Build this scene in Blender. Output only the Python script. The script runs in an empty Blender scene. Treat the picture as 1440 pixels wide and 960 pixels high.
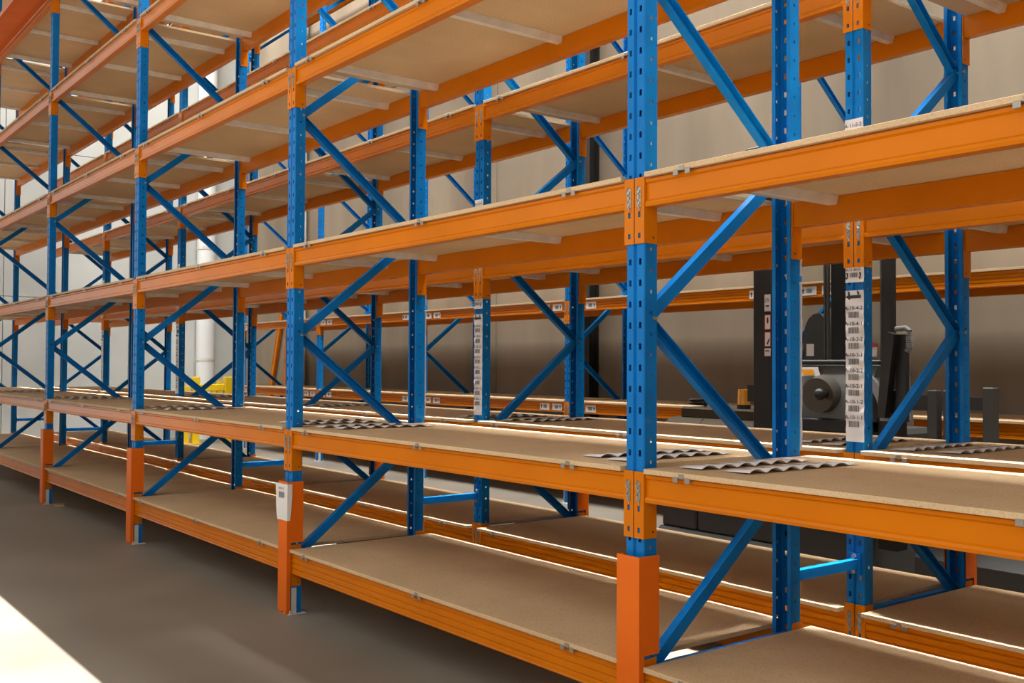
import bpy, math, random
from mathutils import Vector, Matrix
random.seed(7)
PI = math.pi
sc = bpy.context.scene
COL = sc.collection

# ------------------------------------------------------------------ camera
CAM = Vector((2.58325, -2.54441, 1.41117))
YAW, PITCH, ROLL, FPX = 0.91347, 0.02354, 0.00496, 1430.118
fw = Vector((-math.sin(YAW)*math.cos(PITCH), math.cos(YAW)*math.cos(PITCH), math.sin(PITCH)))
rt = fw.cross(Vector((0, 0, 1))).normalized()
up = rt.cross(fw)
rr = rt*math.cos(ROLL) + up*math.sin(ROLL)
uu = -rt*math.sin(ROLL) + up*math.cos(ROLL)
cam_data = bpy.data.cameras.new('camera')
cam_data.sensor_width = 36.0
cam_data.lens = FPX/1440*36
cam_data.clip_start = 0.05
cam_data.clip_end = 200
cam = bpy.data.objects.new('camera', cam_data)
M3 = Matrix((rr, uu, -fw)).transposed()
cam.matrix_world = Matrix.Translation(CAM) @ M3.to_4x4()
COL.objects.link(cam)
sc.camera = cam

def project(p):
    d = Vector(p) - CAM
    z = d.dot(fw)
    if z < 0.05:
        return None
    return 720 + FPX*d.dot(rr)/z, 480 - FPX*d.dot(uu)/z

# ------------------------------------------------------------------ light
sc.view_settings.view_transform = 'Standard'
sc.view_settings.look = 'None'
sc.view_settings.exposure = 0.0
sc.view_settings.gamma = 1.0
sc.view_settings.use_curve_mapping = False
world = bpy.data.worlds.new('world')
sc.world = world
world.use_nodes = True
bg = world.node_tree.nodes['Background']
bg.inputs[0].default_value = (1.0, 0.965, 0.91, 1)
bg.inputs[1].default_value = 1.6

ROOF_Z, ROOF_FRONT = 10.0, -3.6          # unseen front wall; its opening is shaped to steer sun and daylight
LINTEL_Z, SILL_Z, OPENING_X = 8.6, 1.3, -5.8
SUN_ELEV = math.atan2(LINTEL_Z, -1.01 - ROOF_FRONT)
sun = bpy.data.lights.new('sun', 'SUN')
sun.energy = 20.0
sun.angle = math.radians(0.15)
sun.color = (1.0, 0.96, 0.90)
so = bpy.data.objects.new('sun', sun)
sdir = Vector((0, math.cos(SUN_ELEV), -math.sin(SUN_ELEV)))
so.rotation_euler = sdir.to_track_quat('-Z', 'Y').to_euler()
so.location = (0, -12, 14)
COL.objects.link(so)

def area(name, loc, sx, sy, power, color=(1, 1, 1), spread=180):
    l = bpy.data.lights.new(name, 'AREA')
    l.shape = 'RECTANGLE'
    l.size, l.size_y, l.energy, l.color = sx, sy, power, color
    l.spread = math.radians(spread)
    o = bpy.data.objects.new(name, l)
    o.location = loc
    COL.objects.link(o)
    return o
# roof lights: translucent strips in the roof over the gap between the racks and over the far aisle
area('roof_light', (-6.0, 1.11, ROOF_Z-0.15), 20, 0.4, 700, (1.0, 0.99, 0.97), 20)
area('roof_light', (-6.0, 2.7, ROOF_Z-0.15), 20, 1.6, 2300, (1.0, 0.97, 0.92), 160)

# ------------------------------------------------------------------ materials
def new_mat(name, base, rough=0.5, metal=0.0, spec=0.5, coat=0.0):
    m = bpy.data.materials.new(name)
    m.use_nodes = True
    b = m.node_tree.nodes['Principled BSDF']
    b.inputs['Base Color'].default_value = (*base, 1)
    b.inputs['Roughness'].default_value = rough
    b.inputs['Metallic'].default_value = metal
    b.inputs['Specular IOR Level'].default_value = spec
    b.inputs['Coat Weight'].default_value = coat
    return m

def vary(m, c1, c2, scale=3.0, detail=4.0, lo=0.35, hi=0.65, coords='Object', stretch=None, bump=0.0, bscale=None, rough=None):
    nt = m.node_tree
    n, l = nt.nodes, nt.links
    b = n['Principled BSDF']
    tc = n.new('ShaderNodeTexCoord')
    vec = tc.outputs[coords]
    if stretch:
        mp = n.new('ShaderNodeMapping')
        mp.inputs['Scale'].default_value = stretch
        l.new(vec, mp.inputs[0])
        vec = mp.outputs[0]
    tx = n.new('ShaderNodeTexNoise')
    tx.inputs['Scale'].default_value = scale
    tx.inputs['Detail'].default_value = detail
    l.new(vec, tx.inputs['Vector'])
    cr = n.new('ShaderNodeValToRGB')
    cr.color_ramp.elements[0].position = lo
    cr.color_ramp.elements[1].position = hi
    cr.color_ramp.elements[0].color = (*c1, 1)
    cr.color_ramp.elements[1].color = (*c2, 1)
    l.new(tx.outputs['Fac'], cr.inputs[0])
    l.new(cr.outputs[0], b.inputs['Base Color'])
    if rough:
        mr = n.new('ShaderNodeMapRange')
        mr.inputs['To Min'].default_value, mr.inputs['To Max'].default_value = rough
        l.new(tx.outputs['Fac'], mr.inputs['Value'])
        l.new(mr.outputs[0], b.inputs['Roughness'])
    if bump:
        t2 = n.new('ShaderNodeTexNoise')
        t2.inputs['Scale'].default_value = bscale or scale*8
        t2.inputs['Detail'].default_value = 3
        l.new(vec, t2.inputs['Vector'])
        bp = n.new('ShaderNodeBump')
        bp.inputs['Strength'].default_value = bump
        bp.inputs['Distance'].default_value = 0.002
        l.new(t2.outputs['Fac'], bp.inputs['Height'])
        l.new(bp.outputs[0], b.inputs['Normal'])
    return cr

M = {}
M['blue'] = new_mat('blue_paint', (0.004, 0.12, 0.42), 0.4, spec=0.15)
vary(M['blue'], (0.0008, 0.135, 0.43), (0.0015, 0.17, 0.51), 5.0)
M['orange'] = new_mat('orange_paint', (0.70, 0.17, 0.006), 0.3, spec=0.13)
vary(M['orange'], (0.53, 0.142, 0.0008), (0.60, 0.165, 0.001), 1.5)
M['guard_orange'] = new_mat('guard_orange_paint', (0.80, 0.15, 0.012), 0.45, spec=0.15)
vary(M['guard_orange'], (0.70, 0.130, 0.006), (0.77, 0.150, 0.008), 4.0)
M['galv'] = new_mat('galvanised_steel', (0.62, 0.62, 0.60), 0.45, 0.3)
vary(M['galv'], (0.66, 0.64, 0.60), (0.78, 0.76, 0.72), 12.0)
M['zinc'] = new_mat('zinc_pin', (0.34, 0.33, 0.31), 0.32, 0.7)
M['board'] = new_mat('particleboard', (0.50, 0.38, 0.24), 0.72, spec=0.3)
cr = vary(M['board'], (0.54, 0.385, 0.22), (0.64, 0.465, 0.285), 2.2, 6, 0.3, 0.7, bump=0.05, bscale=220)
nt = M['board'].node_tree                                     # chip specks on the sheet
n, l = nt.nodes, nt.links
tc = n.new('ShaderNodeTexCoord')
vo = n.new('ShaderNodeTexNoise'); vo.inputs['Scale'].default_value = 130; vo.inputs['Detail'].default_value = 2
l.new(tc.outputs['Object'], vo.inputs['Vector'])
rp = n.new('ShaderNodeValToRGB')
rp.color_ramp.elements[0].position, rp.color_ramp.elements[1].position = 0.33, 0.55
rp.color_ramp.elements[0].color = (0.86, 0.82, 0.76, 1)
rp.color_ramp.elements[1].color = (1, 1, 1, 1)
l.new(vo.outputs['Fac'], rp.inputs[0])
mx = n.new('ShaderNodeMix'); mx.data_type = 'RGBA'; mx.blend_type = 'MULTIPLY'; mx.inputs['Factor'].default_value = 1
l.new(cr.outputs[0], mx.inputs['A']); l.new(rp.outputs[0], mx.inputs['B'])
l.new(mx.outputs['Result'], n['Principled BSDF'].inputs['Base Color'])
M['concrete_floor'] = new_mat('floor_concrete', (0.25, 0.23, 0.2), 0.55)
cr = vary(M['concrete_floor'], (0.16, 0.138, 0.112), (0.26, 0.23, 0.19), 0.9, 9, 0.25, 0.75, bump=0.05, bscale=20, rough=(0.4, 0.7))
M['concrete_wall'] = new_mat('wall_concrete', (0.45, 0.42, 0.37), 0.85, spec=0.2)
vary(M['concrete_wall'], (0.19, 0.152, 0.110), (0.31, 0.255, 0.19), 0.7, 8, 0.3, 0.7, stretch=(1.6, 1.6, 0.35), bump=0.05, bscale=12)
M['wall_paint'] = new_mat('left_wall_paint', (0.62, 0.63, 0.60), 0.8, spec=0.2)
vary(M['wall_paint'], (0.42, 0.43, 0.41), (0.52, 0.53, 0.51), 0.6, 6)
M['joint'] = new_mat('joint_sealant', (0.16, 0.15, 0.14), 0.9)
M['roof'] = new_mat('roof_sheet', (0.55, 0.55, 0.53), 0.6)
M['paper'] = new_mat('label_paper', (0.74, 0.71, 0.70), 0.55)
M['faint_ink'] = new_mat('faint_ink', (0.34, 0.33, 0.36), 0.6)
M['clip'] = new_mat('clip_steel', (0.30, 0.28, 0.25), 0.38, 0.6)
M['ink'] = new_mat('label_ink', (0.02, 0.02, 0.02), 0.6)
M['red_ink'] = new_mat('red_ink', (0.55, 0.03, 0.02), 0.6)
M['black'] = new_mat('black_steel', (0.012, 0.011, 0.010), 0.45)
M['rubber'] = new_mat('black_rubber', (0.012, 0.012, 0.012), 0.7)
M['dark_grey'] = new_mat('dark_grey_plastic', (0.055, 0.055, 0.052), 0.5)
M['mid_grey'] = new_mat('grey_plastic', (0.17, 0.18, 0.18), 0.45)
M['light_grey'] = new_mat('light_grey_plastic', (0.33, 0.35, 0.36), 0.4)
M['taupe'] = new_mat('taupe_hood_paint', (0.058, 0.045, 0.027), 0.6, spec=0.12)
M['wheel'] = new_mat('wheel_plastic', (0.075, 0.066, 0.052), 0.5)
M['amber'] = new_mat('amber_lens', (0.75, 0.30, 0.01), 0.25)
M['yellow'] = new_mat('yellow_paint', (0.80, 0.55, 0.01), 0.45)
M['column'] = new_mat('black_column_paint', (0.014, 0.012, 0.010), 0.6)
M['pipe'] = new_mat('white_pipe', (0.72, 0.74, 0.74), 0.45)
M['red'] = new_mat('red_plastic', (0.55, 0.02, 0.02), 0.4)
g = new_mat('clear_screen', (0.75, 0.78, 0.78), 0.05)
g.node_tree.nodes['Principled BSDF'].inputs['Transmission Weight'].default_value = 1.0
g.node_tree.nodes['Principled BSDF'].inputs['IOR'].default_value = 1.05
M['glass'] = g

# ------------------------------------------------------------------ mesh helpers
class MB:
    def __init__(self):
        self.v, self.f, self.mi, self.k = [], [], [], 0
    def add(self, vs, fs, mi=0):
        o = len(self.v)
        self.v += [tuple(p) for p in vs]
        self.f += [tuple(i+o for i in q) for q in fs]
        self.mi += [mi]*len(fs)
        return self
    def box(self, x0, x1, y0, y1, z0, z1, mi=0):
        return self.add([(x0,y0,z0),(x1,y0,z0),(x1,y1,z0),(x0,y1,z0),(x0,y0,z1),(x1,y0,z1),(x1,y1,z1),(x0,y1,z1)],
                        [(0,3,2,1),(4,5,6,7),(0,1,5,4),(1,2,6,5),(2,3,7,6),(3,0,4,7)], mi)
    def bbox(self, x0, x1, y0, y1, z0, z1, b, mi=0):
        """box whose edges are chamfered by b"""
        def ring(z, i):
            return [(x0+i,y0,z),(x1-i,y0,z),(x1,y0+i,z),(x1,y1-i,z),(x1-i,y1,z),(x0+i,y1,z),(x0,y1-i,z),(x0,y0+i,z)]
        def inner(z):
            return [(x0+b,y0+b,z),(x1-b,y0+b,z),(x1-b,y0+b,z),(x1-b,y1-b,z),(x1-b,y1-b,z),(x0+b,y1-b,z),(x0+b,y1-b,z),(x0+b,y0+b,z)]
        vs = inner(z0)+ring(z0+b, b)+ring(z1-b, b)+inner(z1)
        fs = []
        for r in range(3):
            for i in range(8):
                j = (i+1) % 8
                fs.append((r*8+i, r*8+j, (r+1)*8+j, (r+1)*8+i))
        fs += [(0,6,4,2), (25,27,29,31)]
        fs[-2] = (7, 5, 3, 1); fs[-1] = (25, 27, 29, 31)
        return self.add(vs, fs, mi)
    def prism(self, prof, x0, x1, mi=0, axis='x', closed=True):
        """profile of (a, b) pairs swept along an axis; x: (y, z), y: (x, z), z: (x, y)"""
        n = len(prof)
        def P(a, b, t):
            return {'x': (t, a, b), 'y': (a, t, b), 'z': (a, b, t)}[axis]
        vs = [P(a, b, x0) for a, b in prof]+[P(a, b, x1) for a, b in prof]
        fs = [(i, (i+1) % n, n+(i+1) % n, n+i) for i in range(n)]
        if closed:
            fs += [tuple(range(n))[::-1], tuple(range(n, 2*n))]
        return self.add(vs, fs, mi)
    def cyl(self, p0, p1, r0, r1=None, n=12, mi=0, caps=True):
        r1 = r0 if r1 is None else r1
        p0, p1 = Vector(p0), Vector(p1)
        d = (p1-p0).normalized()
        a = d.orthogonal().normalized(); b = d.cross(a)
        vs = [p0+(a*math.cos(2*PI*i/n)+b*math.sin(2*PI*i/n))*r0 for i in range(n)]
        vs += [p1+(a*math.cos(2*PI*i/n)+b*math.sin(2*PI*i/n))*r1 for i in range(n)]
        fs = [(i, (i+1) % n, n+(i+1) % n, n+i) for i in range(n)]
        if caps:
            fs += [tuple(range(n))[::-1], tuple(range(n, 2*n))]
        return self.add(vs, fs, mi)
    def tube(self, pts, r, n=8, mi=0):
        pts = [Vector(p) for p in pts]
        rings = []
        for i, p in enumerate(pts):
            d = (pts[min(i+1, len(pts)-1)]-pts[max(i-1, 0)]).normalized()
            a = d.cross(Vector((0, 0, 1)))
            a = a.normalized() if a.length > 1e-3 else d.orthogonal().normalized()
            b = d.cross(a)
            rings.append([p+(a*math.cos(2*PI*k/n)+b*math.sin(2*PI*k/n))*r for k in range(n)])
        vs = [q for rg in rings for q in rg]
        fs = []
        for i in range(len(pts)-1):
            for k in range(n):
                j = (k+1) % n
                fs.append((i*n+k, i*n+j, (i+1)*n+j, (i+1)*n+k))
        fs += [tuple(range(n))[::-1], tuple(range((len(pts)-1)*n, len(pts)*n))]
        return self.add(vs, fs, mi)
    def sphere(self, c, r, n=12, m=8, mi=0, sz=1.0):
        vs, fs = [], []
        for i in range(m+1):
            t = PI*i/m
            for k in range(n):
                vs.append((c[0]+r*math.sin(t)*math.cos(2*PI*k/n), c[1]+r*math.sin(t)*math.sin(2*PI*k/n), c[2]+sz*r*math.cos(t)))
        for i in range(m):
            for k in range(n):
                j = (k+1) % n
                fs.append((i*n+k, (i+1)*n+k, (i+1)*n+j, i*n+j))
        return self.add(vs, fs, mi)
    def mesh(self, name, mats, smooth=False, normals=True):
        me = bpy.data.meshes.new(name)
        me.from_pydata(self.v, [], self.f)
        for m in (mats if isinstance(mats, (list, tuple)) else [mats]):
            me.materials.append(m)
        me.polygons.foreach_set('material_index', self.mi)
        if normals:
            import bmesh
            bm = bmesh.new(); bm.from_mesh(me)
            bmesh.ops.remove_doubles(bm, verts=bm.verts, dist=1e-6)
            bmesh.ops.dissolve_degenerate(bm, edges=bm.edges, dist=1e-6)
            bmesh.ops.recalc_face_normals(bm, faces=bm.faces)
            bm.to_mesh(me); bm.free()
        if smooth:
            for p in me.polygons:
                p.use_smooth = True
            me.set_sharp_from_angle(angle=math.radians(35))
        me.update()
        return me

def obj(name, data, parent=None, loc=(0,0,0), rot=(0,0,0)):
    o = bpy.data.objects.new(name, data)
    o.location, o.rotation_euler = loc, rot
    if parent is not None:
        o.parent = parent
    COL.objects.link(o)
    return o

def tag(o, label, cat=None, group=None, kind=None):
    if label: o['label'] = label
    if cat: o['category'] = cat
    if group: o['group'] = group
    if kind: o['kind'] = kind
    return o

def solid(me, t, name):
    """sheet -> steel plate of thickness t (baked)"""
    o = bpy.data.objects.new('tmp', me)
    COL.objects.link(o)
    md = o.modifiers.new('s', 'SOLIDIFY'); md.thickness = t; md.offset = -1
    dg = bpy.context.evaluated_depsgraph_get()
    out = bpy.data.meshes.new_from_object(o.evaluated_get(dg))
    out.name = name
    bpy.data.objects.remove(o)
    return out

_text = {}
def text_geo(s, size):
    """flat lettering -> (verts, faces), centred in x, baseline at 0"""
    if s not in _text:
        c = bpy.data.curves.new('lettering', 'FONT')
        c.body, c.size, c.align_x = s, 1.0, 'CENTER'
        c.resolution_u = 2
        c.offset = .012
        o = bpy.data.objects.new('tmp', c); COL.objects.link(o)
        dg = bpy.context.evaluated_depsgraph_get()
        me = bpy.data.meshes.new_from_object(o.evaluated_get(dg))
        _text[s] = ([tuple(v.co) for v in me.vertices], [tuple(p.vertices) for p in me.polygons])
        bpy.data.objects.remove(o); bpy.data.curves.remove(c); bpy.data.meshes.remove(me)
    v, f = _text[s]
    return [(x*size, y*size) for x, y, z in v], f

def put_text(mb, s, size, x, z, y, mi=0):
    v, f = text_geo(s, size)
    mb.add([(x+a, y, z+b) for a, b in v], f, mi)

def barcode(mb, x0, x1, z0, z1, y, seed, mi=0):
    r = random.Random(seed)
    x = x0
    while x < x1:
        w = r.choice((0.001, 0.0015, 0.0025))
        mb.add([(x,y,z0),(min(x+w,x1),y,z0),(min(x+w,x1),y,z1),(x,y,z1)], [(0,1,2,3)], mi)
        x += w + r.choice((0.001, 0.0015, 0.002))

# ------------------------------------------------------------------ rack dimensions
BAY, DEPTH, PD = 2.79, 0.8845, 0.0633
ROW_Y = {'near': 0.0, 'middle': 1.3265, 'wall': 4.30}
TOP_Z = 7.75
LZ = {1: 0.391}
for i in range(2, 9):
    LZ[i] = 1.041 + (i-2)*1.03586
ORD = ['lowest', 'second', 'third', 'fourth', 'fifth', 'sixth', 'seventh', 'eighth']
NTH = ['rightmost', 'second', 'third', 'fourth', 'fifth', 'sixth', 'seventh']

# ------------------------------------------------------------------ room shell
def struct(name, mb, mats, **k):
    o = obj(name, mb.mesh(name, mats, **k))
    o['kind'] = 'structure'
    return o
WX, WY, RX = -16.4, 5.36, 9.0
struct('floor', MB().box(WX-0.2, 16, -16, WY+0.2, -0.2, 0.0), M['concrete_floor'])
wall = struct('wall_back', MB().box(WX-0.2, RX, WY+0.03, WY+0.2, 0, ROOF_Z), M['joint'])
x = WX
pw = 8.4
k = 0
while x < RX-0.1:
    x1 = min(x+pw, RX)
    for z0, z1 in ((0, 5.6), (5.6, ROOF_Z)):
        obj('concrete_panel', MB().bbox(x+0.006, x1-0.006, WY, WY+0.05, z0+0.005, z1-0.005, 0.006).mesh('concrete_panel', M['concrete_wall']), wall)
    x = x1
wall = struct('wall_left', MB().box(WX-0.2, WX-0.03, -1.6, WY+0.2, 0, ROOF_Z), M['joint'])
y = WY
while y > -1.5:
    y0 = max(y-2.1, -1.6)
    for z0, z1 in ((0, 2.55), (2.55, 5.1), (5.1, 7.65), (7.65, ROOF_Z)):
        obj('wall_panel', MB().bbox(WX-0.05, WX, y0+0.005, y-0.005, z0+0.004, z1-0.004, 0.005).mesh('wall_panel', M['wall_paint']), wall)
    y = y0
rb = MB()
rb.box(WX-0.2, RX, ROOF_FRONT, WY+0.2, ROOF_Z, ROOF_Z+0.15)
struct('ceiling', rb, M['roof'])
struct('wall_right_added', MB().box(RX, RX+.2, ROOF_FRONT, WY+.2, 0, ROOF_Z), M['concrete_wall'])  # unseen wall, added to keep sky light off rear beams and back wall
struct('wall_front_added', MB().box(WX+4, OPENING_X, ROOF_FRONT-.2, ROOF_FRONT, SILL_Z, LINTEL_Z).box(WX-0.2, RX, ROOF_FRONT-.2, ROOF_FRONT, LINTEL_Z, ROOF_Z).box(WX+4, RX, ROOF_FRONT-.2, ROOF_FRONT, 0, SILL_Z), M['concrete_wall'])  # unseen wall, added to hold back low sky light and darken the left

# ------------------------------------------------------------------ rack pieces (shared meshes)
def post_mesh():
    prof = [(-.028,.0633),(-.045,.0633),(-.045,.040),(-.045,.030),(-.045,.004),(-.041,0),(-.031,0),(-.019,0),(-.009,0),(-.004,.009),(.004,.009),
            (.009,0),(.019,0),(.031,0),(.041,0),(.045,.004),(.045,.030),(.045,.040),(.045,.0633),(.028,.0633)]
    slots, holes = {6, 12}, {2, 16}
    pitch = 0.075
    zs, kind = [0.0], []
    n = int(TOP_Z/pitch)
    for i in range(n):
        b = i*pitch
        for dz, k in ((.014, 0), (.026, 1), (.040, 0), (.062, 2), (.075, 0)):
            zs.append(b+dz); kind.append(k)
    P = len(prof)
    vs = [(a, b, z) for z in zs for a, b in prof]
    fs = []
    for r in range(len(zs)-1):
        for c in range(P-1):
            if (kind[r] == 2 and c in slots) or (kind[r] == 1 and c in holes):
                continue
            fs.append((r*P+c, r*P+c+1, (r+1)*P+c+1, (r+1)*P+c))
    me = bpy.data.meshes.new('post')
    me.from_pydata(vs, [], fs)
    me.materials.append(M['blue'])
    out = solid(me, 0.0022, 'post')
    return out
ME_POST = post_mesh()

NODE0, NDZ = 0.32, 0.63
BY0, BY1 = 0.047, DEPTH-0.047
BL = math.hypot(NDZ, BY1-BY0)
BANG = math.atan2(NDZ, BY1-BY0)
def channel(w, d, t, length, flip):
    """C channel along +y, web w wide (in z), flanges d deep (in x)"""
    s = -1 if flip else 1
    pr = [(-d/2,-w/2),(d/2,-w/2),(d/2,w/2),(-d/2,w/2),(-d/2,w/2-t),(d/2-t,w/2-t),(d/2-t,-w/2+t),(-d/2,-w/2+t)]
    return MB().prism([(s*a, b) for a, b in pr], 0, length, axis='y')
ME_BRACE = channel(.046, .034, .004, BL, False).mesh('diagonal_brace', M['blue'])     # web toward +x
ME_BRACE_OPEN = channel(.046, .034, .004, BL, True).mesh('diagonal_brace', M['blue'])
ME_HORIZ = channel(.040, .034, .004, BY1-BY0, False).mesh('horizontal_brace', M['blue'])
mb = MB().cyl((-.0475,0,0), (.0475,0,0), .005, n=6)
mb.cyl((.0455,0,0), (.0525,0,0), .0085, n=6).cyl((-.0525,0,0), (-.0455,0,0), .0085, n=6)
ME_BOLT = mb.mesh('bolt', M['zinc'])
mb = MB().box(-.062,.062,-.02,.085,0,.006)
for sx in (-1, 1):
    mb.cyl((sx*.054,-.009,.006),(sx*.054,-.009,.024),.006,n=6)
mb.box(.0455,.050,0.0,.032,.0,.15).box(-.050,-.0455,0.0,.032,.0,.15)
ME_FOOT = mb.mesh('base_plate', M['galv'])

def beam_profile(h, ridged):
    if not ridged:
        return [(.050,0),(.004,0),(0,-.004),(0,-.014),(.007,-.020),(.007,-h+.024),(0,-h+.018),(-.003,-h+.010),(0,-h),(.050,-h)]
    p = [(.050,0),(.003,0),(0,-.003)]
    for k in (1, 2, 3):
        z = -h*k/4
        p += [(0,z+.006),(.005,z+.002),(.005,z-.002),(0,z-.006)]
    return p+[(0,-h+.010),(-.002,-h+.005),(.002,-h),(.050,-h)]
BX = .0505
def beam_mesh(h, ridged):
    return MB().prism(beam_profile(h, ridged), BX, BAY-BX, axis='x').mesh('rack_beam', M['orange'])
ME_BEAM = beam_mesh(.100, False)
ME_BEAM_R = beam_mesh(.120, True)
ME_BEAM_W = beam_mesh(.105, True)
CH = .2336
def connector_mesh(mir):
    s = -1 if mir else 1
    mb = MB()
    x0, x1, y, t = .0025, .0495, -.0055, .0035
    hx0, hx1 = .0185, .0315
    rows = [0, -.045, -.075, -.120, -.140, -.196, -.214, -CH]
    hole = {1, 3, 5}
    for i in range(len(rows)-1):
        a, b = rows[i+1], rows[i]
        if i in hole:
            for p, q in ((x0, hx0), (hx1, x1)):
                mb.box(*sorted((s*p, s*q)), y, y+t, a, b)
        else:
            mb.box(*sorted((s*x0, s*x1)), y, y+t, a, b)
    p0, p1 = .0462, .0497
    mb.box(*sorted((s*p0, s*p1)), y+t, .0585, -CH, 0)
    return mb.mesh('end_connector', M['orange'])
ME_CON = [connector_mesh(False), connector_mesh(True)]
ME_HOLE = [MB().cyl((s*.0495,.040,-.212),(s*.0502,.040,-.212),.0045,n=8).mesh('rivet_hole', M['ink']) for s in (1, -1)]
mb = MB()
mb.bbox(-.0085,.0085,-.0085,-.0055,-.105,-.035,.001).cyl((0,-.0055,-.050),(0,-.012,-.050),.0065,n=8).cyl((0,-.0055,-.092),(0,-.011,-.092),.0075,n=8)
mb.tube([(-.006,-.009,-.030),(-.009,-.011,-.055),(.007,-.011,-.068),(-.007,-.011,-.084),(.006,-.010,-.116)], .0022, 6)
ME_PIN = mb.mesh('locking_pin', M['zinc'])

BT = .018
def board_mesh(front, rear):
    return MB().bbox(.058, BAY-.058, -front, DEPTH+rear, 0, BT, .0012).mesh('shelf_board', M['board'])
ME_BOARD = board_mesh(.016, .016)
ME_BOARD_BACK = board_mesh(.016, .050)      # lower shelves stick out a little into the gap between the racks
ME_BOARD_FRONT = board_mesh(.046, .016)
SB_Y0, SB_Y1 = .051, DEPTH-.051
pr = [(-.026,0),(-.026,-.003),(-.017,-.034),(.017,-.034),(.026,-.003),(.026,0),(.023,0),(.015,-.031),(-.015,-.031),(-.023,0)]
mb = MB().prism(pr, SB_Y0, SB_Y1, axis='y')
mb.box(-.022,.022,.012,SB_Y0,-.004,-.002).box(-.022,.022,SB_Y1,DEPTH-.012,-.004,-.002)
ME_BAR = mb.mesh('shelf_support_bar', M['galv'])
def clip_mesh():
    mb = MB()
    for x in (-.027, .027):
        mb.bbox(x-.011, x+.011, -.0185, -.0155, -.016, .003, .001)
        mb.box(x-.011, x+.011, -.0155, .050, -.0035, -.0015)
    mb.bbox(-.012, .012, -.0185, -.0155, -.002, .014, .0008)
    return mb.mesh('hook_clip', M['clip'])
ME_CLIP = clip_mesh()
BAR_X = (.235, 1.385, 2.445)

def guard_mesh():
    w, y0, y1, t, z0, z1 = .056, -.033, .066, .004, .018, .748
    mb = MB()
    mb.box(-w, w, y0, y0+t, z0, z1)
    for s in (-1, 1):
        mb.box(*sorted((s*w, s*(w-t))), y0+t, -.008, z0, z1)
        mb.box(*sorted((s*w, s*(w-t))), -.008, y1, .405, z1)
    for s in (-1, 1):
        mb.cyl((s*.03, y0+t, .03), (s*.03, y0+.03, .03), .008, n=8)
        mb.box(s*.03-.012, s*.03+.012, y0+t, y0+.026, 0, .018)
    return mb.mesh('post_guard', M['guard_orange'])
ME_GUARD = guard_mesh()

# ------------------------------------------------------------------ label strips stuck on posts
STRIP_TEXT = ['A-10-4-2', 'A-10-4-1', 'A-10-3-2', 'A-10-3-1', 'A-10-2-2', 'A-10-2-1', 'A-10-1-2', 'A-10-1-1']
def wavy_sheet(x0, x1, z0, z1, y, seed, amp=.0025, n=26):
    r = random.Random(seed)
    mb = MB()
    vs, fs = [], []
    for i in range(n+1):
        z = z0+(z1-z0)*i/n
        dx = r.uniform(-.0012, .0012)
        for j in range(4):
            x = x0+(x1-x0)*j/3+dx
            curl = amp*r.random() if j in (0, 3) else 0
            vs.append((x, y-curl, z))
    for i in range(n):
        for j in range(3):
            fs.append((i*4+j, i*4+j+1, (i+1)*4+j+1, (i+1)*4+j))
    return mb.add(vs, fs)
def strip_on_post(frame_post, seed, legible, upper=True, turned=False):
    """paper strips on the outward face of a post; post-local face is y = 0, looking toward -y"""
    x0, x1 = (-.051, .040) if turned else (-.041, .049)
    p = wavy_sheet(x0, x1, 1.085, 1.740, -.0035, seed).add([], [])
    me = solid(p.mesh('barcode_strip', M['paper'], normals=False), .0006, 'barcode_strip')
    s = obj('barcode_strip', me, frame_post)
    ink = MB()
    for i, t in enumerate(STRIP_TEXT):
        z = 1.655-i*.0676
        if legible:
            put_text(ink, t, .0245, 0, z, -.0068)
        else:
            barcode(ink, -.024, .024, z+.002, z+.014, -.0068, seed*7+i)
        barcode(ink, -.026, .026, z-.034, z-.008, -.0068, seed+i)
    y = -.0068
    ink.add([(-.040,y,1.712),(-.018,y,1.698),(-.018,y,1.705),(.036,y,1.705),(.036,y,1.719),(-.018,y,1.719),(-.018,y,1.727)], [tuple(range(7))])
    for x in (-.026, .020):
        ink.add([(x,y,1.719),(x+.010,y,1.722),(x+.004,y,1.736),(x-.004,y,1.738)], [(0,1,2,3)])
    obj('strip_print', ink.mesh('strip_print', M['ink'], normals=False), s)
    c = obj('barcode_label', solid(wavy_sheet(x0, x1, 1.775, 1.842, -.0035, seed+3, n=3).mesh('barcode_label', M['paper'], normals=False), .0006, 'barcode_label'), frame_post)
    ink = MB()
    if legible:
        put_text(ink, 'A-11-40-01', .0165, 0, 1.824, y)
    barcode(ink, -.018, .020, 1.797, 1.817, y, seed+91)
    for x in (-.032, .032):
        ink.add([(x-.005,y,1.817),(x+.005,y,1.817),(x+.005,y,1.800),(x-.001,y,1.786),(x-.007,y,1.794),(x-.001,y,1.802)], [tuple(range(6))])
    obj('label_print', ink.mesh('label_print', M['ink'], normals=False), c)
    if upper:
        u = obj('barcode_label', solid(wavy_sheet(x0, x1, 2.10, 2.488, -.0035, seed+5, n=14).mesh('barcode_label', M['paper'], normals=False), .0006, 'barcode_label'), frame_post)
        ink = MB()
        for i, t in enumerate(('A-11-5-2', 'A-11-5-1', 'A-11-4-2', 'A-11-4-1', 'A-11-3-2')):
            z = 2.452-i*.073
            if legible: put_text(ink, t, .0235, 0, z, y)
            else: barcode(ink, -.024, .024, z+.002, z+.014, y, seed*5+i)
            barcode(ink, -.028, .028, z-.038, z-.010, y, seed+40+i)
        obj('label_print', ink.mesh('label_print', M['ink'], normals=False), u)

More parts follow.
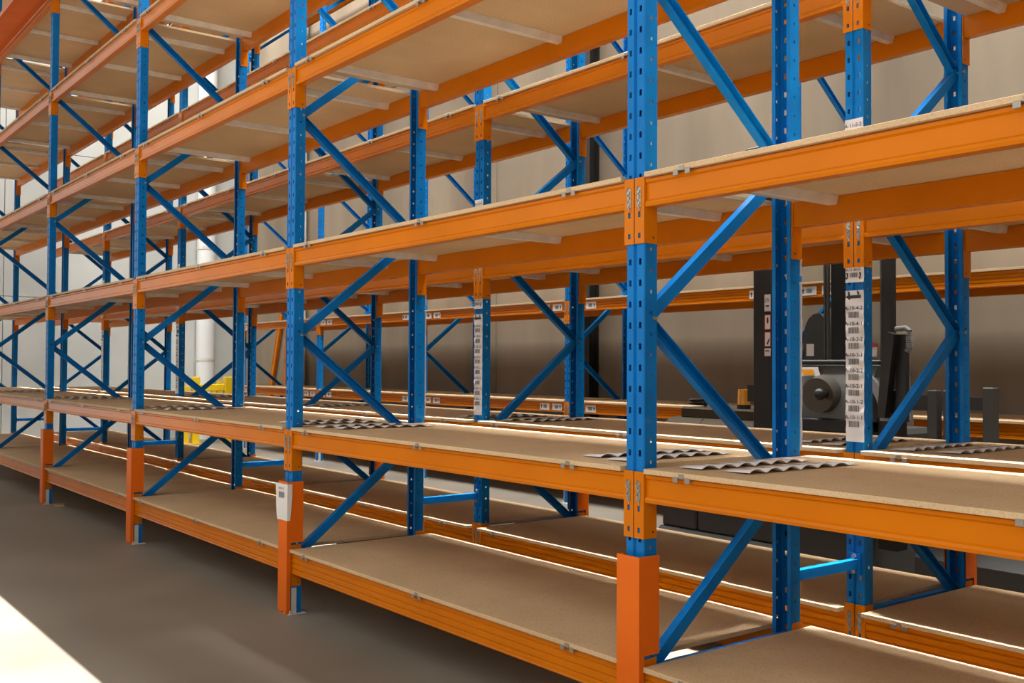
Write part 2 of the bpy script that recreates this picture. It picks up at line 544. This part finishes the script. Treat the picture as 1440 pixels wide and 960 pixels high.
# ------------------------------------------------------------------ builders
RACK = {'near': 'near rack', 'middle': 'middle rack', 'wall': 'wall rack'}
def upright_frame(row, x, nth, count, mirrored, group):
    y = ROW_Y[row]
    root = obj('rack_upright_frame', None, None, (x, y + (DEPTH if mirrored else 0), 0), (0, 0, PI if mirrored else 0))
    root.empty_display_size = .2
    tag(root, 'blue braced upright frame of the %s, %s' % (RACK[row], nth), 'rack frame', group)
    posts = []
    for a in (0, 1):
        p = obj('post', ME_POST, root, (0, DEPTH*a, .004), (0, 0, PI*a))
        posts.append(p)
        obj('base_plate', ME_FOOT, p, (0, 0, -.004))
    z, side, i = NODE0, 0, 0
    while z < TOP_Z-.2:
        p = posts[side]
        obj('bolt', ME_BOLT, p, (0, .050, z-.004))
        if z+NDZ < TOP_Z-.1:
            if side == 0:
                obj('diagonal_brace', ME_BRACE, root, (0, BY0, z), (BANG, 0, 0))
            else:
                obj('diagonal_brace', ME_BRACE_OPEN, root, (0, BY0, z+NDZ), (-BANG, 0, 0))
        z += NDZ; side = 1-side
    obj('horizontal_brace', ME_HORIZ, root, (.020, BY0, NODE0+.014))
    return root, posts

def in_view(pts, m=8):
    ok = False
    for p in pts:
        q = project(p)
        if q and -m < q[0] < 1440+m and -m < q[1] < 960+m:
            return True
    return False
def bay_pts(x0, y, z, n=14):
    return [(x0+BAY*i/n, y, z+dz) for i in range(n+1) for dz in (0, -.1)]

def beam(row, x0, y, level, rear, label, group, me, drop):
    """x0 = centre of the left post; y = the outer face"""
    z = LZ[level]
    o = obj('rack_beam', me, None, (x0+(BAY if rear else 0), y, z-drop), (0, 0, PI if rear else 0))
    tag(o, label, 'beam', group)
    for s in (0, 1):
        c = obj('end_connector', ME_CON[s], o, (BAY*s, 0, drop))
        sx = -1 if s else 1
        obj('locking_pin', ME_PIN, c, (sx*.025, 0, 0))
        obj('rivet_hole', ME_HOLE[s], c)
    return o

BOARD_TOP = {1: -.021}
def drop_of(level): return .041 if level == 1 else .006
ROWS = {'near': [0,-1,-2,-3,-4,-5], 'middle': [0,-1,-2,-3,-4,-5]}
strip_no = 0
FR = {}
for row in ('near', 'middle'):
    mir = row == 'middle'
    y = ROW_Y[row]
    for k in [1]+ROWS[row]:
        i = -k
        nth = ('%s from the right' % NTH[i]) if i > 0 else ('rightmost in view' if i == 0 else 'out past its right end')
        root, posts = upright_frame(row, k*BAY, nth, 7, mir, 'upright frames of the %s' % RACK[row])
        FR[row, k] = (root, posts)
    for k in ROWS[row]:                      # bay between frame k and k+1
        i = -k
        bay = '%s bay from the right' % NTH[i] if i else 'rightmost bay'
        x0 = k*BAY
        for lv in range(1, 9):
            z = LZ[lv]
            if lv > 3 and not in_view(bay_pts(x0, y, z)+bay_pts(x0, y+DEPTH, z)):
                continue
            me = ME_BEAM_R if lv == 1 else ME_BEAM
            d = drop_of(lv)
            beam(row, x0, y, lv, False, 'orange front beam of the %s, %s level, %s' % (RACK[row], ORD[lv-1], bay), 'beams of the %s' % RACK[row], me, d)
            beam(row, x0, y+DEPTH, lv, True, 'orange rear beam of the %s, %s level, %s' % (RACK[row], ORD[lv-1], bay), 'beams of the %s' % RACK[row], me, d)
            zb = z-d+.0015
            clip_dy = -.030 if (mir and lv < 3) else 0
            b = obj('shelf_board', ME_BOARD if lv > 2 else ME_BOARD_FRONT if mir else ME_BOARD_BACK, None, (x0, y, zb))
            tag(b, 'tan particleboard shelf of the %s, %s level, %s' % (RACK[row], ORD[lv-1], bay), 'shelf', 'shelf boards of the %s' % RACK[row])
            for j, bx in enumerate(BAR_X):
                o = obj('shelf_support_bar', ME_BAR, None, (x0+bx, y, zb))
                tag(o, 'galvanised bar under %s shelf of the %s, %s, %s' % (ORD[lv-1], RACK[row], bay, ('left end', 'middle', 'right end')[j]), 'support bar', 'shelf support bars of the %s' % RACK[row])
                obj('hook_clip', ME_CLIP, o, (0, clip_dy, 0))

# post guards, row spacers, label strips
for k in (0, -1, -2, -3):
    g = obj('post_guard', ME_GUARD, None, (k*BAY, 0, 0))
    tag(g, 'orange steel post guard round the foot of the near rack, %s' % ('rightmost' if k == 0 else NTH[-k]+' from the right'), 'post guard', 'post guards along the front aisle')
    if k == -1:
        n = 8
        vs, fs = [], []
        pts = [(-.070,-.042),(-.052,-.0360),(-.02,-.0350),(.030,-.0352),(.0600,-.034),(.0605,-.004)]
        for i in range(n+1):
            z = .530+.205*i/n
            sq = .75+.25*min(1, i/5)
            for a, b in pts:
                vs.append((a*sq if a < .05 else a, b-(.003*abs(math.sin(i*.6)) if a < .05 else 0)-(1-sq)*.05*(b > -.01), z))
        for i in range(n):
            for j in range(5):
                fs.append((i*6+j, i*6+j+1, (i+1)*6+j+1, (i+1)*6+j))
        s = obj('barcode_label', solid(MB().add(vs, fs).mesh('barcode_label', M['paper'], normals=False), .0006, 'barcode_label'), g)
        ink = MB()
        put_text(ink, 'A-10-1-1', .021, -.008, .702, -.0395)
        barcode(ink, -.040, .026, .655, .690, -.0395, 5)
        obj('label_print', ink.mesh('label_print', M['ink'], normals=False), s)
for k in (0, -1, -2):
    g = obj('post_guard', ME_GUARD, None, (k*BAY, ROW_Y['middle']+DEPTH, 0), (0, 0, PI))
    tag(g, 'orange steel post guard behind the middle rack, %s' % ('rightmost' if k == 0 else NTH[-k]+' from the right'), 'post guard', 'post guards along the far aisle')
mb = channel(.040, .034, .004, ROW_Y['middle']-DEPTH-.012, False)
ME_SPACER = mb.mesh('row_spacer', M['blue'])
mb = MB().box(-.030,.030,0,.006,-.045,.045)
for z in (-.032, .032):
    mb.cyl((0,-.008,z),(0,.012,z),.011,n=6,mi=1)
ME_SPPL = mb.mesh('end_plate', [M['blue'], M['zinc']])
for k in (0, -1, -2, -3, -4, -5):
    s = obj('row_spacer', ME_SPACER, None, (k*BAY, DEPTH+.006, .565))
    tag(s, 'blue row spacer joining near and middle racks, %s' % ('rightmost' if k == 0 else NTH[-k]+' from the right'), 'spacer', 'row spacers in the gap')
    obj('end_plate', ME_SPPL, s, (0, ROW_Y['middle']-DEPTH-.0125, 0))
    obj('end_plate', ME_SPPL, s, (0, .0005, 0), (0, 0, PI))
for k in (0, -1, -2, -3, -4):
    strip_on_post(FR['middle', k][1][1], 11+k, k > -2)      # flue side of the middle rack
    if k > -3:
        strip_on_post(FR['near', k][1][1], 31+k, False, False, True)  # flue side of the near rack

# loose paper label strips lying on the second shelves
def loose_strip(seed):
    r = random.Random(seed)
    n, w = 56, .112
    vs, fs = [], []
    L = .60
    for i in range(n+1):
        t = i/n
        wave = abs(math.sin(t*PI*6.5+.3))
        for j in range(4):
            s = j/3-.5
            vs.append((s*w+.012*math.sin(t*3+seed), t*L, .0012+.011*wave*(.6+.8*j/3)*(0.4+0.6*min(1, 3*(1-t)+.2))))
    for i in range(n):
        for j in range(3):
            fs.append((i*4+j, i*4+j+1, (i+1)*4+j+1, (i+1)*4+j))
    mb = MB().add(vs, fs)
    me = solid(mb.mesh('paper_strip', M['paper'], normals=False, smooth=True), .0006, 'paper_strip')
    ink = MB()
    for c in range(6):
        base = (c+.35)/6.5
        ia, ib = int(base*n), min(int((base+.075)*n), n-1)
        for q in range(ia, ib):
            def P(row, f):
                a, b2 = vs[row*4+1], vs[row*4+2]
                return tuple(a[m]+(b2[m]-a[m])*f+(.0012 if m == 2 else 0) for m in range(3))
            ink.add([P(q, -.3), P(q, 1.2), P(q+1, 1.2), P(q+1, -.3)], [(0,1,2,3)])
    return me, ink.mesh('strip_print', M['faint_ink'], normals=False)
LS = [loose_strip(s) for s in (1, 2, 3)]
z2 = LZ[2]-.006+.0015+BT
cnt = 0
def lay(row, x, y, rot, label):
    global cnt
    me, ik = LS[cnt % 3]
    cnt += 1
    o = obj('paper_strip', me, None, (x, ROW_Y[row]+y, z2+.0008), (0, 0, rot))
    tag(o, label, 'label strip', 'paper label strips on the second shelves')
    obj('strip_print', ik, o)
PLACE = ['rightmost', 'second', 'third', 'fourth', 'fifth']
for row, ks in (('near', (0,-1,-2,-3,-4)), ('middle', (0,-1,-2,-3))):
    for k in ks:
        fr = 'rightmost frame' if k == 0 else '%s frame from right' % PLACE[-k]
        for side, xs in (('right', (.16, .34)), ('left', (-.20, -.38))):
            if side == 'left' and row == 'middle' and k < -1:
                continue
            for j, dx in enumerate(xs):
                if side == 'left' and k < -1 and j:
                    continue
                lay(row, k*BAY+dx, .10+.03*j, random.uniform(-.08, .04),
                    'wavy paper barcode strip %s right of the %s, second shelf, %s' % (('next', 'further')[j], fr, RACK[row]) if side == 'right' else
                    'wavy paper barcode strip %s left of the %s, second shelf, %s' % (('next', 'further')[j], fr, RACK[row]))

# ------------------------------------------------------------------ rack by the wall
WALL_X0 = .23
WK = [0,-1,-2,-3,-4,-5]
def arrow_label(seed, flip):
    s = -1 if flip else 1
    plate = MB().bbox(-.075, .075, -.0035, -.001, -.088, -.018, .0006)
    ink = MB()
    y = -.0042
    barcode(ink, -.035*s if s > 0 else -.02, .02 if s > 0 else .035, -.070, -.034, y, seed)
    x = .052*s
    ink.add([(x-.005,y,-.074),(x+.005,y,-.074),(x+.005,y,-.052),(x+.014,y,-.052),(x,y,-.030),(x-.014,y,-.052),(x-.005,y,-.052)], [tuple(range(7))])
    return plate.mesh('arrow_label', M['paper']), ink.mesh('label_print', M['ink'], normals=False)
AL = [arrow_label(3, False), arrow_label(4, True)]
for k in [1]+WK:
    i = -k
    nth = ('%s from the right' % NTH[i]) if i > 0 else 'out past its right end' if i < 0 else 'hidden past its right end'
    nth = {1: 'past the right edge', 0: 'right end', -1: 'behind the forklift', -2: 'second left of the forklift', -3: 'third left of the forklift',
           -4: 'fourth left of the forklift', -5: 'left end, by leaning beams'}[k]
    if k == 1:
        continue
    FR['wall', k] = upright_frame('wall', WALL_X0+k*BAY, nth, 6, False, 'upright frames of the wall rack')
for k in WK[1:]+[0]:
    if k == 0:
        pass
    x0 = WALL_X0+(k-0)*BAY
    for lv in (2, 3, 8):
        if k == 0:
            continue
        if lv == 8 and k > -4:
            continue
        bay = {-1: 'bay behind the forklift', -2: 'first bay left of the forklift', -3: 'second bay left of the forklift', -4: 'third bay left of the forklift', -5: 'far left bay'}[k]
        y = ROW_Y['wall']
        for rear in (False, True):
            b = beam('wall', x0, y+(DEPTH if rear else 0), lv, rear, 'orange %s beam of the wall rack, %s level, %s' % ('rear' if rear else 'front', ORD[lv-1], bay),
                     'beams of the wall rack', ME_BEAM_W, .006)
            if not rear and lv < 8:
                for q, xx in enumerate((.16, .36, BAY-.36, BAY-.16)):
                    p, ik = AL[0 if q in (1, 3) else 1]
                    a = obj('arrow_label', p, b, (xx, 0, 0))
                    obj('label_print', ik, a)
        zb = LZ[lv]-.006+.0015
        b = obj('shelf_board', ME_BOARD, None, (x0, y, zb))
        tag(b, 'tan particleboard shelf of the wall rack, %s level, %s' % (ORD[lv-1], bay), 'shelf', 'shelf boards of the wall rack')

# spare orange beams leaning behind the wall rack's left end
for j, (xb, xt, zt) in enumerate(((-15.08, -14.25, 2.62), (-14.27, -14.06, 2.50))):
    L = math.hypot(xt-xb, zt)
    o = obj('spare_beam', MB().prism([(a-.025, b+.06) for a, b in beam_profile(.12, False)], 0, L, axis='x').mesh('spare_beam', M['orange']), None,
            (xb, WY-.04, .06), (0, -math.atan2(zt, xt-xb), 0))
    tag(o, 'spare orange beam leaning on the back wall beyond the wall rack, %s' % ('the more slanted one' if j == 0 else 'the more upright one'), 'beam', 'spare beams leaning on the wall')

# orange ledge jutting out over the aisle at far left
o = obj('steel_tray', MB().box(-11.9, -8.46, -.275, -.004, 5.150, 5.156).box(-11.9, -8.46, -.281, -.275, 5.135, 5.185).mesh('steel_tray', M['guard_orange']))
tag(o, 'flat orange steel ledge jutting from the sixth level beam at the top left corner', 'ledge')

# ------------------------------------------------------------------ black column, pipes, yellow guard
mb = MB().box(-6.165,-6.02,5.20,5.212,0,ROOF_Z-.02).box(-6.165,-6.02,5.336,5.348,0,ROOF_Z-.02).box(-6.10,-6.085,5.212,5.336,0,ROOF_Z-.02)
o = obj('steel_column', mb.mesh('steel_column', M['column']))
tag(o, 'black steel I-section column standing against the concrete back wall', 'column')
def pipe(x, y, r, label):
    mb = MB().cyl((x,y,0),(x,y,ROOF_Z-.02),r,n=24)
    o = obj('downpipe', mb.mesh('downpipe', M['pipe'], smooth=True))
    tag(o, label, 'pipe')
    cl = MB()
    for z in (1.5, 3.6, 5.7, 7.8):
        c = MB().cyl((x,y,z-.03),(x,y,z+.03),r+.008,n=24)
        obj('pipe_clamp', c.mesh('pipe_clamp', M['galv'], smooth=True), o)
pipe(WX+.20, 4.62, .17, 'thick white downpipe on the pale left wall above the yellow barrier')
pipe(-13.46, WY-.10, .075, 'thin white downpipe on the back wall near the left corner')

root = obj('guard_barrier', None, None, (-15.1, 3.9, 0))
tag(root, 'yellow steel guard barrier on the floor by the left wall', 'barrier')
for yy, h in ((-.06, 1.02), (.13, 1.18), (.72, 1.18)):
    p = obj('post', MB().bbox(-.06,.06,yy-.065,yy+.065,.012,h,.008).mesh('post', M['yellow']), root)
    obj('base_plate', MB().box(-.12,.12,yy-.09,yy+.09,0,.012).mesh('base_plate', M['yellow']), p)
obj('rail', MB().bbox(-.04,.04,.195,.655,.93,1.05,.01).mesh('rail', M['yellow']), root)
obj('rail', MB().bbox(-.04,.04,.195,.655,.30,.42,.01).mesh('rail', M['yellow']), root)
obj('strut', MB().prism([(.36,.42),(.44,.42),(.50,.93),(.42,.93)], -.03, .03, axis='x').mesh('strut', M['yellow']), root)
obj('strut', MB().box(-.03,.03,.53,.60,.42,1.12).mesh('strut', M['yellow']), root)

mb = MB()
pr = [(-.13,-.05),(-.02,-.07),(.12,-.04),(.16,.02),(.05,.06),(-.10,.05)]
mb.prism([(a-8.23, b+.10) for a, b in pr], 0, .006, axis='z').prism([(a*.6-8.20, b*.7+.105) for a, b in pr], .006, .014, axis='z')
o = obj('cardboard_scrap', mb.mesh('cardboard_scrap', new_mat('cardboard', (0.42, 0.30, 0.16), 0.8)))
tag(o, 'flattened tan cardboard scrap on the floor by a post foot of the near rack', 'scrap')

# ------------------------------------------------------------------ forklift
fk = obj('forklift', None, None, (-1.7, 3.0, 0))
tag(fk, 'dark reach forklift parked in the far aisle behind the middle rack', 'forklift')
def fp(name, mb, mats, parent=None, **kw):
    """forklift part in world coordinates"""
    me = mb.mesh(name, mats, **kw)
    p = parent or fk
    off = Vector((-1.7, 3.0, 0))
    me.transform(Matrix.Translation(-off))
    return obj(name, me, p)
Y0 = 2.80
fp('chassis_skirt', MB().bbox(-2.60,-1.50,Y0-.02,3.75,.10,.27,.02), M['rubber'])
fp('body_panel', MB().bbox(-2.57,-2.245,Y0,3.70,.27,.86,.015), M['dark_grey'])
fp('body_panel', MB().bbox(-2.235,-1.55,Y0,3.70,.27,.86,.015), M['dark_grey'])
def hood(x0, x1):
    pr = [(Y0,.86),(Y0,.95),(Y0+.03,1.01),(Y0+.08,1.045),(3.6,1.06),(3.68,1.0),(3.70,.86)]
    return MB().prism(pr, x0, x1, axis='x')
fp('hood', hood(-2.56,-2.245), M['taupe'], smooth=True)
fp('hood', hood(-2.238,-1.55), M['taupe'], smooth=True)
fp('battery_cover', MB().bbox(-2.50,-1.745,Y0+.12,3.6,1.04,1.12,.012), M['taupe'])
pts = []
for i in range(40):
    a = i/39*2*PI*2.2
    pts.append((-2.40+.06*math.cos(a), Y0+.20+.05*math.sin(a), 1.135+.012*i/10))
fp('cable_coil', MB().tube(pts, .012, 6), M['rubber'])
b = fp('beacon', MB().cyl((-1.986,3.0,1.15),(-1.986,3.0,1.255),.042,.039,n=16), M['amber'], smooth=True)
fp('beacon_base', MB().cyl((-1.986,3.0,1.115),(-1.986,3.0,1.15),.047,n=16), M['rubber'], b)
mast = fp('mast', MB().bbox(-1.745,-1.60,Y0,Y0+.16,1.0,2.83,.006).box(-1.80,-1.745,Y0+.01,Y0+.15,1.18,1.29), M['black'])
y = Y0-.004
for j, (z0, z1, mat) in enumerate(((1.77,1.88,M['paper']),(1.65,1.75,M['red_ink']),(1.54,1.638,M['red_ink']),(1.48,1.53,M['paper']))):
    s = fp('warning_label', MB().box(-1.648,-1.602,y,Y0-.0005,z0,z1).box(-1.642,-1.602,y-.001,y,z0+.006,z1-.006,1), [mat, M['paper']], mast)
    ik = MB()
    if j == 0:
        v, f = text_geo('LIN', .036)
        ik.add([(-1.626+a*.6, y-.0015, z0+.062+b) for a, b in v], f)
        ik.add([(-1.638,y-.0015,z0+.03),(-1.61,y-.0015,z0+.03),(-1.61,y-.0015,z0+.04),(-1.638,y-.0015,z0+.04)], [(0,1,2,3)])
    elif j == 1:
        ik.add([(-1.628,y-.0015,z1-.02),(-1.616,y-.0015,z1-.02),(-1.614,y-.0015,z1-.05),(-1.622,y-.0015,z1-.06),(-1.630,y-.0015,z1-.05)], [(0,1,2,3,4)])
    elif j == 2:
        ik.add([(-1.634,y-.0015,z0+.015),(-1.608,y-.0015,z0+.06),(-1.606,y-.0015,z0+.045),(-1.62,y-.0015,z0+.015)], [(0,1,2,3)])
    else:
        ik.add([(-1.640,y-.0015,z1-.02),(-1.608,y-.0015,z1-.02),(-1.608,y-.0015,z1-.012),(-1.640,y-.0015,z1-.012)], [(0,1,2,3)])
    # print is drawn on the label itself
    me = s.data
    o2 = fp('label_print', ik, M['ink'], mast, normals=False)
fp('overhead_guard', MB().bbox(-1.80,-1.42,Y0-.02,3.05,2.80,2.86,.012), M['black'])
fp('mast_rail', MB().bbox(-1.43,-1.31,3.2,3.28,1.0,2.78,.006), M['black'])
fp('pillar', MB().bbox(-.80,-.735,Y0,Y0+.05,1.25,2.78,.008), M['black'])
scr = fp('clear_screen', MB().box(-1.56,-.80,Y0+.03,Y0+.036,1.45,2.2), M['glass'])
for x in (-1.54, -1.21, -1.19, -.82):
    fp('screen_frame', MB().box(x-.006,x+.006,Y0+.022,Y0+.044,1.45,2.83), M['dark_grey'])
fp('screen_frame', MB().box(-1.56,-.80,Y0+.02,Y0+.046,1.425,1.46), M['black'])
pr = [(-.20,0),(-.20,.20),(-.18,.29),(-.13,.35),(-.06,.38),(.02,.38),(.09,.34),(.13,.25),(.14,0)]
pr = [(-1.68+.62*a, 1.40+b) for a, b in pr]
fp('seat_back', MB().prism(pr, 3.42, 3.56, axis='y'), M['dark_grey'], smooth=True)
fp('sticker', MB().box(-1.338,-1.285,Y0+.016,Y0+.020,1.48,1.555), M['paper'])
fp('sticker', MB().box(-.89,-.845,Y0+.016,Y0+.020,1.475,1.53).box(-.89,-.845,Y0+.0155,Y0+.020,1.53,1.552,1), [M['paper'], M['red_ink']])
# dashboard
pr = [(Y0-.02,1.06),(Y0-.05,1.15),(Y0-.02,1.36),(Y0+.03,1.42),(3.15,1.44),(3.2,1.06)]
dash = fp('dashboard', MB().prism(pr, -1.42, -.84, axis='x'), M['mid_grey'], smooth=True)
fp('dash_trim', MB().bbox(-1.58,-.80,Y0-.02,Y0+.05,1.425,1.455,.008), M['black'])
fp('dash_trim', MB().bbox(-1.46,-.84,Y0-.07,Y0+.1,1.02,1.10,.01), M['black'])
fp('side_panel', MB().prism([(-1.44,1.42),(-1.40,1.38),(-1.375,1.25),(-1.36,1.05),(-1.36,.85),(-1.42,.85),(-1.45,1.1)], Y0-.075, Y0-.03, axis='y'), M['black'])
sw = fp('steering_wheel', MB().cyl((-1.165,Y0-.045,1.25),(-1.155,Y0-.13,1.24),.115,.105,n=28), M['wheel'], smooth=True)
fp('wheel_knob', MB().cyl((-1.105,Y0-.12,1.25),(-1.095,Y0-.17,1.25),.022,n=14).sphere((-1.093,Y0-.19,1.25),.036), M['black'], sw, smooth=True)
fp('info_sticker', MB().add([(-1.335,Y0-.034,1.355),(-1.20,Y0-.034,1.355),(-1.225,Y0-.022,1.41),(-1.36,Y0-.022,1.41)],[(0,1,2,3)]).add([(-1.325,Y0-.0355,1.363),(-1.24,Y0-.0355,1.363),(-1.26,Y0-.026,1.395),(-1.345,Y0-.026,1.395)],[(0,1,2,3)],1), [M['paper'], M['amber']], dash, normals=False)
arc = []
for i in range(13):
    a = i/12*PI/2
    arc.append((-.98+.24*math.sin(a), 1.10+.31*math.cos(a)))
for i in range(12, -1, -1):
    a = i/12*PI/2
    arc.append((-.98+.19*math.sin(a), 1.10+.25*math.cos(a)))
fp('arm_cover', MB().prism(arc, Y0-.04, Y0+.2, axis='y'), M['light_grey'], smooth=True)
# lever arm
pr = [(-.785,1.12),(-.735,1.12),(-.68,1.55),(-.68,1.60),(-.72,1.615),(-.745,1.58)]
lev = fp('lever_arm', MB().prism(pr, Y0-.08, Y0-.02, axis='y'), M['black'])
fp('lever_arm', MB().box(-.70,-.64,Y0-.02,Y0+.02,1.10,1.60), M['black'])
pts = [(-.68,Y0-.05,1.63),(-.62,Y0-.05,1.635),(-.598,Y0-.05,1.62),(-.592,Y0-.05,1.53),(-.61,Y0-.05,1.50)]
h = fp('grab_handle', MB().tube(pts, .016, 10), M['mid_grey'], smooth=True)
cl = MB()
for i in range(9):
    z = 1.525+i*.010
    cl.cyl((-.594,Y0-.05,z),(-.594,Y0-.05,z+.005),.021,n=10)
fp('grip_ring', cl, M['light_grey'], h, smooth=True)
# fork carriage
car = fp('fork_carriage', MB().bbox(-.835,-.70,Y0,Y0+.10,.35,1.285,.006).box(-.70,-.48,Y0+.03,Y0+.09,1.17,1.255), M['black'])
for x0, x1, z1 in ((-.535,-.475,1.285),(-.44,-.395,1.285),(-.215,-.15,1.305)):
    fp('backrest_bar', MB().bbox(x0,x1,Y0+.02,Y0+.08,.75,z1,.006), M['dark_grey'], car)
fp('backrest_bar', MB().box(-.40,-.20,Y0+.03,Y0+.07,1.18,1.25), M['black'], car)
fp('load_wheel_arm', MB().prism([(Y0,.10),(Y0,.34),(Y0+.08,.42),(3.0,.42),(3.05,.10)], -.60, .02, axis='x'), M['dark_grey'])
fp('load_wheel', MB().cyl((-.40,Y0-.03,.14),(-.40,Y0+.25,.14),.14,n=24), M['rubber'], smooth=True)
fp('drive_wheel', MB().cyl((-2.2,Y0+.05,.15),(-2.2,Y0+.3,.15),.15,n=24), M['rubber'], smooth=True)
fp('lower_body', MB().bbox(-1.50,-.88,Y0+.02,3.6,.12,1.03,.03), M['dark_grey'])
